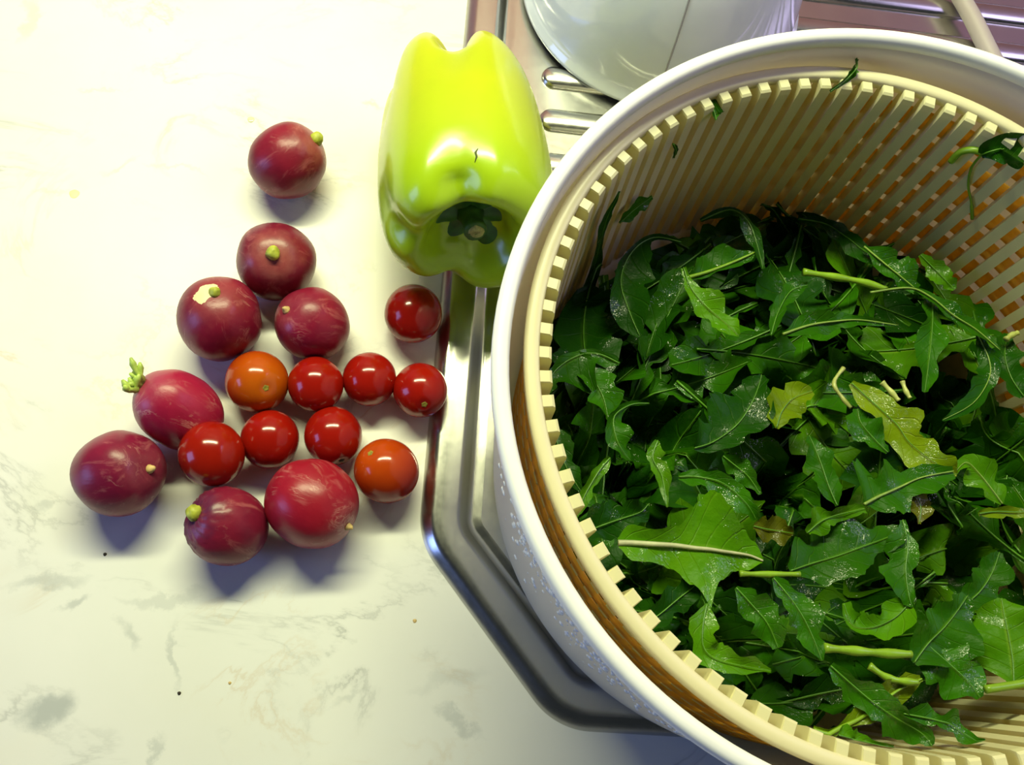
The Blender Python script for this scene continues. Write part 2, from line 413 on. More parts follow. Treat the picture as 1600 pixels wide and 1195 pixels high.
# ------------------------------------------------------------------ the white bowl
BC = Vector((14.278, 9.849, 0)); B_ROT, B_E = 0.434, 0.0181     # the bowl is pulled slightly oval
def bowl():
    root = empty('salad_bowl', (BC.x, BC.y, 0.14), (0, 0, B_ROT)); root.scale = (1 + B_E, 1 - B_E, 1)
    tag(root, 'large round white plastic salad spinner bowl standing on the steel drainer', 'bowl')
    z0 = 0.12
    prof = [(0, 0.35), (10.3, 0.35), (10.6, 0.0), (11.0, 0.0), (11.35, 0.2), (11.58, 0.9), (11.82, 4), (12.1, 8.5), (12.3, 12.0), (12.34, 12.4)]
    inner = [(12.18, 12.6), (12.14, 12.0), (11.95, 8.5), (11.66, 4), (11.4, 1.1), (11.1, 0.7), (0, 0.65)]
    vs, fs = lathe(prof + [(12.34, 12.6)] + inner, 144)
    obj('wall', mesh('wall', vs, fs, M['white']), root)
    rim = [(12.3, 12.42), (12.5, 12.38), (12.62, 12.46), (12.66, 12.64), (12.65, 12.84), (12.58, 12.96), (12.48, 13.0), (12.32, 13.0), (12.2, 12.93), (12.14, 12.78), (12.14, 12.55)]
    vs, fs = lathe(rim, 144, True)
    obj('rim', mesh('rim', vs, fs, M['white_rim']), root)
    # milky droplets clinging to the outside
    rnd = random.Random(3); vs, fs = [], []
    for i in range(620):
        a = math.radians(rnd.gauss(222, 20)) - B_ROT; z = 12.2 - abs(rnd.gauss(0, 3.0))
        if z < 4: continue
        r = 11.60 + (z - 0.9) * (12.3 - 11.58) / 11.1
        s = rnd.uniform(0.04, 0.13)
        c = Vector((r * math.cos(a), r * math.sin(a), z)); n = Vector((math.cos(a), math.sin(a), 0)); t = Vector((-math.sin(a), math.cos(a), 0)); u = Vector((0, 0, 1))
        b = len(vs)
        for q in range(6):
            g = 2 * PI * q / 6; vs.append(c + (t * math.cos(g) + u * math.sin(g)) * s)
        for q in range(6):
            g = 2 * PI * q / 6; vs.append(c + (t * math.cos(g) + u * math.sin(g)) * s * 0.6 + n * s * 0.45)
        for q in range(6): fs.append((b + q, b + (q + 1) % 6, b + 6 + (q + 1) % 6, b + 6 + q))
        fs.append(tuple(b + 6 + q for q in range(6)))
    d = obj('droplets', mesh('droplets', vs, fs, M['frost']), root); d['kind'] = 'stuff'; d['label'] = 'milky droplets clinging to the outer wall'
bowl()

# ------------------------------------------------------------------ strainer basket
KC = Vector((14.064, 9.865, 0)); KB = 1.45; K_ROT, K_E = -0.909, 0.0176
NR = 90
def wall_r(z): return 10.45 + (z - 2.25) * (10.74 - 10.45) / 9.6     # inner face of the ribs
def kdist(x, y):               # distance from the basket axis in its slightly oval measure
    c, n = math.cos(K_ROT), math.sin(K_ROT); dx, dy = x - KC.x, y - KC.y
    return math.hypot((c * dx + n * dy) / (1 + K_E), (-n * dx + c * dy) / (1 - K_E))
def basket():
    root = empty('strainer_basket', (KC.x, KC.y, KB), (0, 0, K_ROT)); root.scale = (1 + K_E, 1 - K_E, 1)
    tag(root, 'cream ribbed strainer basket nested inside the white bowl', 'basket')
    zz = lambda z: z + 0.25 - KB
    # rim
    rim = [(11.12, 11.40), (11.14, 11.66), (11.21, 11.75), (11.51, 11.75), (11.60, 11.68), (11.61, 11.40), (11.35, 11.32)]
    vs, fs = lathe([(r, zz(z)) for r, z in rim], 180, True)
    obj('rim', mesh('rim', vs, fs, M['cream']), root)
    # ribs, one mesh shared by all
    w0, w1, dep = 0.20, 0.195, 0.58
    vs = []
    for z, ri, w in ((2.0, 10.45, w1), (11.35, 10.72, w0), (11.58, 10.76, w0), (11.64, 10.84, w0 * 0.85)):
        ro = max(ri + dep, 11.16 if z > 11.2 else 0)
        vs += [(ri, -w, zz(z)), (ri, w, zz(z)), (ro, w, zz(z)), (ro, -w, zz(z))]
    fs = []
    for i in range(3):
        for q in range(4): fs.append((i * 4 + q, i * 4 + (q + 1) % 4, i * 4 + 4 + (q + 1) % 4, i * 4 + 4 + q))
    fs += [(3, 2, 1, 0), (12, 13, 14, 15)]
    me = mesh('rib', vs, fs, M['rib'], False)
    for i in range(NR): obj('rib', me, root, (0, 0, 0), (0, 0, 2 * PI * (i + 0.3) / NR))
    # hoops outside the ribs leave a grid of holes
    z = 1.95
    while z < 11.0:
        h = 0.90
        a = wall_r(z + 0.25) + dep - 0.05; b = wall_r(z + 0.25 + h) + dep - 0.05
        vs, fs = lathe([(a, zz(z)), (a + 0.06, zz(z)), (b + 0.06, zz(z + h)), (b, zz(z + h))], 120, True)
        obj('hoop', mesh('hoop', vs, fs, M['amber']), root)
        z += 1.32
    # floor
    fl = [(0, 1.75), (10.7, 1.75), (11.0, 1.95), (11.0, 2.2), (10.5, 2.2), (10.3, 2.05), (0, 2.05)]
    vs, fs = lathe([(r, zz(z)) for r, z in fl], 96)
    obj('base_plate', mesh('base_plate', vs, fs, M['cream']), root)
    vs, fs = lathe([(7.2, zz(1.75)), (7.2, 0.0), (7.6, 0.0), (7.6, zz(1.75))], 64, True)
    obj('foot_ring', mesh('foot_ring', vs, fs, M['cream']), root)
basket()

# ------------------------------------------------------------------ upturned white bowl behind
def upturned():
    c = Vector((9.6, 34.4, 0.46))
    root = empty('upturned_bowl', c); tag(root, 'glossy white bowl turned upside down on the drainer ridges behind the pepper', 'bowl')
    R = 7.1
    prof = [(R - 0.25, 0.1), (R, 0.0), (R + 0.1, 0.12), (R + 0.06, 0.3), (R - 0.12, 0.42), (R - 0.25, 1.0), (R - 0.5, 2.5), (R - 0.95, 4.5), (R - 1.6, 6.3), (R - 2.4, 7.3), (R - 3.2, 7.7), (R - 3.3, 8.2), (R - 3.5, 8.2), (R - 3.6, 7.8), (0, 7.8)]
    sp = smooth_profile([Vector((r, z, 0)) for r, z in prof[5:11]], 4)
    prof = prof[:5] + [(v.x, v.y) for v in sp] + prof[11:]
    vs, fs = lathe(prof, 96)
    obj('shell', mesh('shell', vs, fs, M['bowlwhite']), root)
    a = math.radians(267)
    path, rad = [], []
    for r, z in prof[4:-5]:
        path.append((r * math.cos(a), r * math.sin(a), z)); rad.append(0.05)
    vs, fs = tube(path, rad, 6)
    obj('seam', mesh('seam', vs, fs, M['seam']), root)
upturned()

def handle():
    p0 = unproj(1478, -40, 1.0); p1 = unproj(1515, 20, 1.0); p2 = unproj(1545, 80, 1.0); p3 = unproj(1590, 165, 1.0)
    pts = smooth_profile([p0, p1, p2, p3], 8)
    n = len(pts); o = pts[0].copy(); o.z = 0.46
    rad = [0.40 + 0.05 * math.sin(i / n * 3) for i in range(n)]
    pts = [p + (pts[0] - pts[1]) * 0.25 * 0 for p in pts]
    ends = [pts[0] + (pts[0] - pts[1]).normalized() * d for d in (0.36, 0.25)]
    path = ends + pts; rad = [0.1, 0.28] + rad
    vs, fs = tube([p - o for p in path], rad, 14)
    h = obj('utensil_handle', mesh('utensil_handle', vs, fs, M['rod']), None, o)
    tag(h, 'pale grey rounded utensil handle lying across the drainer ridges', 'handle')
handle()

# ------------------------------------------------------------------ bell pepper
def pepper():
    d = Vector((0.13, -0.965, 0.20)).normalized()          # towards the stem end
    q = d.to_track_quat('Z', 'Y')
    # local frame: z towards the stem; find the local angle that points up
    up = q.inverted() @ Vector((0, 0, 1)); a_up = math.atan2(up.y, up.x)
    lf = q.inverted() @ Vector((-1, 0, 0)); a_l = math.atan2(lf.y, lf.x)
    sgn = 1 if math.sin(a_l - a_up) > 0 else -1            # +angle = towards the left in the photo
    prof = [(0.0, 2.95), (0.6, 2.9), (1.25, 3.0), (1.7, 3.5), (2.05, 4.2), (2.45, 4.6), (2.95, 4.5), (3.45, 3.9), (3.72, 2.8), (3.76, 1.4), (3.72, 0.0), (3.62, -1.5), (3.45, -2.9), (3.15, -4.1), (2.6, -4.95), (1.9, -5.2), (1.2, -4.6), (0.6, -3.9), (0.0, -3.6)]
    sp = smooth_profile([Vector((r, z, 0)) for r, z in prof], 5)
    furrows = [(10, 0.95, 15), (76, 0.8, 15), (158, 0.9, 18), (-95, 0.8, 18)]
    n = 128; vs, fs = [], []
    for i in range(n):
        ang = 360.0 * i / n
        for k, v in enumerate(sp):
            r, z = v.x, v.y
            # furrows deepest at the two ends
            dep = 0.0
            for fa, s, wd in furrows:
                fa2 = fa + z * 0.8
                dd = (ang - fa2 + 180) % 360 - 180
                dep += s * math.exp(-(dd / wd) ** 2)
            endw = 0.10 + 0.70 * max(0, min(1, (-z - 0.2) / 4.2)) ** 1.3 + 0.42 * max(0, min(1, (z - 1.8) / 2.6))
            rr = r * (1 - 0.36 * dep * endw)
            zz = z
            if z < -3.0: zz = z + dep * 1.7 * min(1, (-z - 3.0) / 1.6) * min(1, r / 1.2)
            if z > 3.4 and r > 0.9: zz = z - dep * 0.55 * min(1, (z - 3.4) / 0.8)
            # uneven lobes
            lob = 1 + 0.045 * math.sin(math.radians(ang * 2 + 40)) + 0.03 * math.sin(math.radians(ang * 3 + 110))
            rr *= lob
            if z < -2: zz += (-0.2 * math.sin(math.radians(ang + 20))) * min(1, (-z - 2) / 2)
            a = a_up + sgn * math.radians(ang)
            vs.append((rr * math.cos(a), rr * math.sin(a), zz))
    k = len(sp)
    for i in range(n):
        j = (i + 1) % n
        for m in range(k - 1): fs.append((i * k + m, j * k + m, j * k + m + 1, i * k + m + 1))
    lowest = min((q @ Vector(v)).z for v in vs)
    c = Vector((0.36, 20.9, 0.46 - lowest))
    root = empty('bell_pepper', (c.x, c.y, 0.44))
    tag(root, 'yellow-green bell pepper lying on its side against the drainer', 'pepper')
    off = c - Vector((c.x, c.y, 0.44))
    sk = obj('skin', mesh('skin', vs, fs, M['pepper']), root, off, q)
    # calyx: a lobed dark green plate in the hollow
    vs, fs = [(0, 0, 2.97)], []
    m = 60
    for ring in range(1, 6):
        for i in range(m):
            a = 2 * PI * i / m
            R = 1.62 * (0.82 + 0.18 * abs(math.cos(a * 3)) ** 0.6) * ring / 5
            vs.append((R * math.cos(a), R * math.sin(a), 2.95 + 0.10 * math.cos(a * 6) * (ring / 5) + (0.5 * max(0, R - 1.15) if R > 1.15 else 0) + 0.04))
    for i in range(m): fs.append((0, 1 + i, 1 + (i + 1) % m))
    for ring in range(4):
        for i in range(m): fs.append((1 + ring * m + i, 1 + (ring + 1) * m + i, 1 + (ring + 1) * m + (i + 1) % m, 1 + ring * m + (i + 1) % m))
    cal = obj('calyx', mesh('calyx', vs, fs, M['pepper_cavity']), root, off, q)
    path = [(0, 0, 2.9), (0.02, 0, 3.15), (0.06, 0.03, 3.5), (0.1, 0.06, 3.8), (0.12, 0.08, 3.92)]
    vs, fs = tube(path, [0.62, 0.46, 0.42, 0.48, 0.44], 14)
    st = obj('stem', mesh('stem', vs, fs, M['pepper_stem']), root, off, q)
    vs, fs = lathe([(0, 0.07), (0.12, 0.03), (0.2, 0.09), (0.3, 0.04), (0.36, -0.03)], 12)
    vs = [(x, y, z + 0.04 * math.sin(i * 2.3)) for i, (x, y, z) in enumerate(vs)]
    ct = obj('cut_end', mesh('cut_end', vs, fs, M['pepper_cut']), st, (0.12, 0.08, 3.92))
    # small dark scar on the upper side
    pa = unproj(744, 232, 7.0); pb = unproj(746, 252, 7.0)
    inv = q.inverted()
    cm = Vector((0, 0, H))
    bv = BVHTree.FromPolygons([c + q @ Vector(v) for v in [tuple(x.co / S) for x in sk.data.vertices]], [tuple(p.vertices) for p in sk.data.polygons])
    pts = []
    for px, py in ((747, 232), (743, 238), (745, 245), (742, 254)):
        d2 = (unproj(px, py, 0) - cm).normalized()
        h = bv.ray_cast(cm, d2)
        if h[0]: pts.append(h[0] + h[1] * 0.005 - Vector((c.x, c.y, 0.44)))
    if len(pts) > 2:
        vs, fs = tube(pts, [0.02, 0.05, 0.04, 0.02][:len(pts)], 6)
        obj('scar', mesh('scar', vs, fs, M['scratch']), root)
    return root
pepper()

# ------------------------------------------------------------------ radishes and tomatoes
def imgdir(P, dx, dy):             # direction from a thing's centre: dx right, dy up as seen from the lens, rest towards it
    V = (Vector((0, 0, H)) - Vector(P)).normalized()
    X = (right - V * right.dot(V)).normalized(); Y = V.cross(X)
    return (X * dx + Y * dy + V * math.sqrt(max(0, 1 - dx * dx - dy * dy))).normalized()
def blob(r, rt, prof, n=40, m=28, wob=0.02, seed=0.0, wrinkle=0.0):
    vs, fs = [], []
    for j in range(m + 1):
        th = PI * j / m
        for i in range(n):
            a = 2 * PI * i / n
            x, y, z = math.sin(th) * math.cos(a), math.sin(th) * math.sin(a), math.cos(th)
            rad, zz = prof(th)
            w = 1 + wob * hash3(x * 2 + seed, y * 2, z * 2 + seed)
            if wrinkle and z > 0.1: w += wrinkle * (z - 0.1) * math.sin(a * 13 + 3 * math.sin(z * 14)) * math.sin(th)
            vs.append((rad * math.cos(a) * r * w, rad * math.sin(a) * r * w, zz * rt * w))
    for j in range(m):
        for i in range(n):
            fs.append((j * n + i, (j + 1) * n + i, (j + 1) * n + (i + 1) % n, j * n + (i + 1) % n))
    return vs, fs
def radish_prof(th):
    return math.sin(th) ** 0.92, math.cos(th) * (1 - 0.05 * math.exp(-((th) / 0.35) ** 2))
RADI = [  # centre, radius, length ratio, end direction (dx, dy), end kind, colours, label
    ((-7.35, 21.56, 1.66), 1.66, 1.06, (0.74, 0.55), 'green', 'plum red radish lying alone at the top of the group'),
    ((-7.18, 16.72, 1.67), 1.70, 0.98, (-0.08, 0.20), 'green', 'radish with its green stub pointing straight up amid pale scuffs'),
    ((-9.03, 13.81, 1.73), 1.74, 1.06, (-0.10, 0.60), 'cut', 'radish with a pale cream cut patch on top'),
    ((-5.35, 14.11, 1.53), 1.55, 1.05, (-0.68, 0.36), 'pale', 'smooth crimson radish touching two others just above the small tomatoes'),
    ((-10.05, 9.90, 1.55), 1.58, 1.20, (-0.78, 0.52), 'tuft', 'pink radish with a tuft of cut green leaf stalks'),
    ((-11.78, 7.17, 1.69), 1.72, 1.0, (0.66, 0.10), 'pale', 'purple radish at the far left of the group'),
    ((-7.49, 5.50, 1.49), 1.52, 1.08, (-0.76, 0.30), 'wrinkled', 'radish with a wrinkled purple shoulder and round green stub'),
    ((-4.38, 6.57, 1.78), 1.80, 1.02, (0.78, -0.50), 'pale', 'large bright red radish at the bottom with pale flecks'),
]
RCOL = [((0.150, 0.006, 0.022), (0.260, 0.012, 0.032)), ((0.140, 0.006, 0.024), (0.230, 0.011, 0.030)), ((0.160, 0.006, 0.026), (0.250, 0.010, 0.034)), ((0.190, 0.006, 0.030), (0.270, 0.010, 0.038)),
        ((0.300, 0.008, 0.042), (0.400, 0.016, 0.060)), ((0.150, 0.007, 0.034), (0.250, 0.010, 0.042)), ((0.150, 0.007, 0.032), (0.240, 0.012, 0.040)), ((0.280, 0.006, 0.022), (0.360, 0.012, 0.030))]
for i, (P, r, ratio, dr, kind, label) in enumerate(RADI):
    d = imgdir(P, *dr); q = d.to_track_quat('Z', 'Y'); r *= 0.965
    crown = {'green': (0.50, 0.20, 0.15), 'cut': (0.45, 0.14, 0.12), 'pale': (0.40, 0.12, 0.14), 'tuft': (0.40, 0.10, 0.16), 'wrinkled': (0.07, 0.025, 0.07)}[kind]
    amt = {'green': 0.45, 'cut': 0.3, 'pale': 0.25, 'tuft': 0.5, 'wrinkled': 0.85}[kind]
    mt = mat_radish('radish_skin', RCOL[i][0], RCOL[i][1], crown, amt, i * 1.7)
    rt = r * ratio
    vs, fs = blob(r * (1.0 if ratio < 1.1 else 0.97), rt, radish_prof, wob=0.028, seed=i * 2.3, wrinkle=0.06 if kind == 'wrinkled' else 0.0)
    low = min((q @ Vector(v)).z for v in vs)
    cz = max(P[2], -low)if P[2] > r + 0.02 else -low
    root = empty('radish', (P[0], P[1], 0)); tag(root, label, 'radish', 'radishes on the marble')
    off = Vector((0, 0, cz))
    obj('skin', mesh('skin', vs, fs, mt), root, off, q)
    bv = BVHTree.FromPolygons([q @ Vector(v) for v in vs], fs)
    rn = random.Random(i)
    if kind in ('green', 'wrinkled', 'cut'):
        s = {'green': 0.30, 'wrinkled': 0.30, 'cut': 0.22}[kind]
        vs, fs = blob(s, s * 1.1, lambda th: (math.sin(th), math.cos(th)), 16, 10, 0.12, i)
        obj('stem_stub', mesh('stem_stub', vs, fs, M['stub']), root, off + d * (rt * 0.985), q)
    if kind == 'cut':
        # a shaved patch following the curve of the skin
        vs, fs = [], []
        ax = d; side = imgdir(P, -0.30, 0.60)
        c0 = side; t1 = c0.cross(Vector((0, 0, 1))).normalized(); t2 = c0.cross(t1)
        N = 26
        onskin = lambda v, k: v * ((bv.ray_cast(v * 5, -v)[0].length) + k)
        vs.append(onskin(c0, 0.03))
        for ring in (0.5, 1.0):
            for a in range(N):
                g = 2 * PI * a / N
                R = ring * (0.40 + 0.09 * math.sin(g * 2 + 1) + 0.06 * math.sin(g * 5))
                v = (c0 + t1 * math.cos(g) * R * 0.9 + t2 * math.sin(g) * R * 0.75).normalized()
                vs.append(onskin(v, 0.03 if ring < 1 else -0.01))
        for a in range(N): fs.append((0, 1 + a, 1 + (a + 1) % N)); fs.append((1 + a, 1 + N + a, 1 + N + (a + 1) % N, 1 + (a + 1) % N))
        cp = obj('cut_patch', mesh('cut_patch', vs, fs, M['cutwhite']), root, off); cp['label'] = 'pale cream cut patch'
    if kind == 'pale':
        pth = [d * (rt * 0.93), d * (rt * 1.0), d * (rt * 1.06) + Vector((0.03, 0.02, 0)), d * (rt * 1.10)]
        vs, fs = tube(pth, [0.20, 0.15, 0.09, 0.03], 10)
        obj('root_tip', mesh('root_tip', vs, fs, M['palestub']), root, off)
    if i == 0:
        pth = [-d * (rt * 0.93), -d * (rt * 1.0), -d * (rt * 1.08)]
        vs, fs = tube(pth, [0.18, 0.12, 0.04], 10)
        obj('root_tip', mesh('root_tip', vs, fs, M['palestub']), root, off)
    if kind == 'tuft':
        up = Vector((0, 0, 1)); sd = d.cross(up).normalized()
        for k in range(11):
            base = d * (rt * 0.96) + sd * rn.uniform(-0.28, 0.28) + up * rn.uniform(-0.12, 0.22)
            dirn = (d + sd * rn.uniform(-1.3, 1.3) + up * rn.uniform(-0.2, 0.6) + Vector((0, 0.15, 0))).normalized()
            L = rn.uniform(0.35, 0.75)
            bend = Vector((rn.uniform(-.2, .2), rn.uniform(-.1, .3), rn.uniform(0, .2)))
            pth = [base, base + dirn * L * 0.5, base + dirn * L * 0.8 + bend * 0.5, base + dirn * L + bend]
            vs, fs = tube(pth, [0.12, 0.09, 0.14, 0.05], 7)
            obj('leaf_stalk', mesh('leaf_stalk', vs, fs, M['tuft']), root, off)

RED = (0.34, 0.008, 0.003)
TOMS = [  # centre, radius, scar dir, colours, label
    ((-1.26, 15.11, 1.23), 1.24, None, RED, None, 'red cherry tomato just below the green pepper'),
    ((-7.27, 11.45, 1.26), 1.28, (0.27, -0.20), (0.42, 0.035, 0.003), (0.50, 0.10, 0.003), 'orange cherry tomato wedged below two radishes'),
    ((-4.91, 11.53, 1.39), 1.13, None, RED, None, 'red cherry tomato between the orange one and its red neighbour'),
    ((-2.79, 12.05, 1.10), 1.12, None, RED, None, 'red cherry tomato in the middle of the upper tomato row'),
    ((-0.66, 11.76, 1.16), 1.14, (0.15, -0.52), RED, None, 'red cherry tomato with visible scar resting against the steel rim'),
    ((-8.41, 8.15, 1.99), 1.26, None, (0.33, 0.010, 0.003), None, 'red cherry tomato leaning up on the pink radish'),
    ((-6.45, 9.13, 1.14), 1.16, None, RED, None, 'red cherry tomato half hidden behind the leaning tomato'),
    ((-3.97, 9.49, 1.16), 1.17, (0.30, -0.85), RED, None, 'red cherry tomato with a dark split at its lower edge'),
    ((-1.69, 8.19, 1.29), 1.30, (-0.50, 0.55), (0.36, 0.014, 0.003), (0.46, 0.060, 0.003), 'large cherry tomato with orange shoulder, lowest and nearest the steel rim'),
]
def tom_prof(th):
    return math.sin(th), math.cos(th) * (1 - 0.06 * math.exp(-(th / 0.22) ** 2))
for i, (P, r, sd, c, c2, label) in enumerate(TOMS):
    d = imgdir(P, *sd) if sd else Vector((0.5 * math.sin(i * 2.1), 0.8, -0.35 + 0.2 * math.cos(i))).normalized()
    q = d.to_track_quat('Z', 'Y')
    vs, fs = blob(r * 0.99, r * 1.03, tom_prof, 44, 30, 0.006, i)
    root = empty('cherry_tomato', (P[0], P[1], max(0, P[2] - r))); tag(root, label, 'tomato', 'cherry tomatoes on the marble')
    low = min((q @ Vector(v)).z for v in vs)
    base = max(0, P[2] - r)
    off = Vector((0, 0, (P[2] if P[2] > r + 0.1 else -low) - base))
    obj('skin', mesh('skin', vs, fs, mat_tomato('tomato_skin', c, c2)), root, off, q)
    # the small scar where the stalk was
    vs, fs = [], []
    n = 20
    vs.append((0, 0, r * 0.975))
    for ring, (rr, zz) in enumerate(((0.06, 0.985), (0.10, 0.99), (0.13, 0.97))):
        for k in range(n):
            a = 2 * PI * k / n; w = 1 + 0.15 * math.cos(a * 5)
            vs.append((rr * w * math.cos(a), rr * w * math.sin(a), r * zz))
    for k in range(n): fs.append((0, 1 + k, 1 + (k + 1) % n))
    for g in range(2):
        for k in range(n): fs.append((1 + g * n + k, 1 + (g + 1) * n + k, 1 + (g + 1) * n + (k + 1) % n, 1 + g * n + (k + 1) % n))
    obj('stem_scar', mesh('stem_scar', vs, fs, M['scar_dark'] if i == 7 else M['scar']), root, off, q)

# ------------------------------------------------------------------ rocket leaves
def pile(y): return 4.7 + (20.0 - y) * 0.15
HOLES = [(1345, 930, 2.3), (1050, 925, 1.3), (1025, 655, 1.2), (1545, 715, 1.5), (1510, 600, 1.0), (905, 720, 0.9), (1120, 1000, 0.9), (1235, 600, 0.8), (1560, 870, 1.0), (1000, 740, 0.9), (1130, 880, 0.7), (1240, 745, 0.8), (1440, 815, 1.0)]
def on_pile(px, py, dz):
    z = 6.0
    for _ in range(12):
        p = unproj(px, py, z); z = 0.5 * z + 0.5 * (pile(p.y) + dz)
    return unproj(px, py, z)
def on_wall(px, py, gap=0.12):
    z = 8.0
    lo, hi = 2.0, 11.6
    for _ in range(40):
        z = (lo + hi) / 2
        p = unproj(px, py, z)
        if kdist(p.x, p.y) > wall_r(z) - gap: lo = z
        else: hi = z
    return unproj(px, py, z)
def clamp(v, gap=0.12):
    if v.z < 2.45: v = Vector((v.x, v.y, 2.45))
    k = kdist(v.x, v.y); R = wall_r(v.z) - gap
    if v.z < 11.6 and k > R: v = Vector((KC.x + (v.x - KC.x) * R / k, KC.y + (v.y - KC.y) * R / k, v.z))
    return v
NX = (0.0, 0.35, 0.7, 1.0)
def blade(path, wl, wr, ups, curl, wave, seed, do_clamp):
    """a strip of leaf: path points, half widths left and right, face direction at each station"""
    vs, fs, uv = [], [], []
    n = len(path); rnd = random.Random(seed); ph = rnd.uniform(0, 6)
    for i, p in enumerate(path):
        t = (path[min(i + 1, n - 1)] - path[max(i - 1, 0)]).normalized()
        w = ups[i].cross(t).normalized()          # to the left of travel
        nn = t.cross(w).normalized()
        s = i / (n - 1)
        for sgn in (1, -1):
            for f in (reversed(NX) if sgn == 1 else NX[1:]):
                W = wl[i] if sgn == 1 else wr[i]
                hgt = curl * W * f * f + wave * f * math.sin(s * 13 + ph + (0 if sgn == 1 else 2.1)) * min(1, W * 2)
                hgt -= 0.05 * (1 - f)
                v = p + w * (sgn * W * f) + nn * hgt
                vs.append(clamp(v) if do_clamp else v); uv.append((0.5 + 0.5 * sgn * f, s))
    k = 2 * len(NX) - 1
    for i in range(n - 1):
        for j in range(k - 1): fs.append((i * k + j, i * k + j + 1, (i + 1) * k + j + 1, (i + 1) * k + j))
    return vs, fs, uv
def dense(vals, m, jag=0.0, seed=0):
    rnd = random.Random(seed)
    n = len(vals); out = []
    for i in range(m):
        t = i / (m - 1) * (n - 1); k = min(int(t), n - 2); f = t - k
        f = f * f * (3 - 2 * f)
        v = vals[k] * (1 - f) + vals[k + 1] * f
        out.append(max(0.02, v * (1 + jag * rnd.uniform(-1, 0.6))))
    return out
GH = 'rocket leaves in the basket'
def rib_of(path, ups, r0, r1, mat, parent, origin, lift=0.02):
    n = len(path)
    pts = []
    for i in range(n):
        pts.append(clamp(path[i] + ups[i] * lift) - origin)
    vs, fs = tube(pts, [r0 + (r1 - r0) * i / (n - 1) for i in range(n)], 6)
    return obj('midrib', mesh('midrib', vs, fs, mat), parent)
def hero(label, pts, dz=0.8, lean=(0, 0), curl=0.15, wave=0.20, lobe=0.42, col=0, ribmat='rib_green', rib=0.026, arch=0.0, wall=False, zfix=None, name='rocket_leaf', stalk=None, jag=0.10, seedz=0, dz1=None):
    sd = len(bpy.data.objects)
    n0 = len(pts); P = []
    for i, (x, y, a, b) in enumerate(pts):
        f = i / (n0 - 1)
        if zfix: p = unproj(x, y, zfix + (0.18 if i % 2 else 0))
        elif wall: p = on_wall(x, y, 0.30)
        else: p = on_pile(x, y, (dz if dz1 is None else dz + (dz1 - dz) * f) + arch * math.sin(PI * f))
        P.append(p)
    path = smooth_profile(P, 6); m = len(path)
    sc = [F / (RZ.dot(Vector((0, 0, 0))) + (Vector((0, 0, H)) - p).dot(-fwd)) for p in path]
    wl = dense([a for _, _, a, b in pts], m, jag, sd); wr = dense([b for _, _, a, b in pts], m, jag, sd + 1)
    if lobe:
        rl = random.Random(sd * 3 + 1)
        for arr in (wl, wr):
            nl, ph = rl.uniform(1.6, 2.8), rl.random()
            for k in range(m):
                f = k / (m - 1)
                arr[k] *= 1.12 * (1 - lobe * max(0, math.cos(2 * PI * (f * nl + ph))) ** 3)
    roll0, roll1 = (0, 0) if (wall or not lobe) else (random.Random(sd).uniform(-0.35, 0.35), random.Random(sd + 5).uniform(-0.6, 0.6))
    wl = [w / s for w, s in zip(wl, sc)]; wr = [w / s for w, s in zip(wr, sc)]
    ups = []
    for p in path:
        if wall:
            u = Vector((KC.x - p.x, KC.y - p.y, 5.0)).normalized()
        else:
            u = (Vector((0, 0, H)) - p).normalized() * 0.6 + Vector((lean[0], lean[1], 0.5))
        ups.append(u.normalized())
    for k in range(m):
        t = (path[min(k + 1, m - 1)] - path[max(k - 1, 0)]).normalized()
        ups[k] = Quaternion(t, roll0 + roll1 * (k / (m - 1) - 0.5)) @ ups[k]
    if not wall: path = [clamp(p) for p in path]
    vs, fs, uv = blade(path, wl, wr, ups, curl, wave * (0.4 if wall else 1), sd, not zfix)
    o = path[0].copy()
    lf = obj(name, mesh(name, [v - o for v in vs], fs, LEAF[col], True, uv), None, o)
    tag(lf, label, 'leaf', GH)
    rib_of(path, ups, rib, rib * 0.35, M[ribmat], lf, o)
    if stalk:
        q = [on_wall(x, y) if wall else on_pile(x, y, dz + 0.05) for x, y in stalk]
        q = smooth_profile(q, 5)
        vs, fs = tube([clamp(v) - o for v in q], [0.13] * len(q), 8)
        obj('stalk', mesh('stalk', vs, fs, M['stalk']), lf)
    return lf

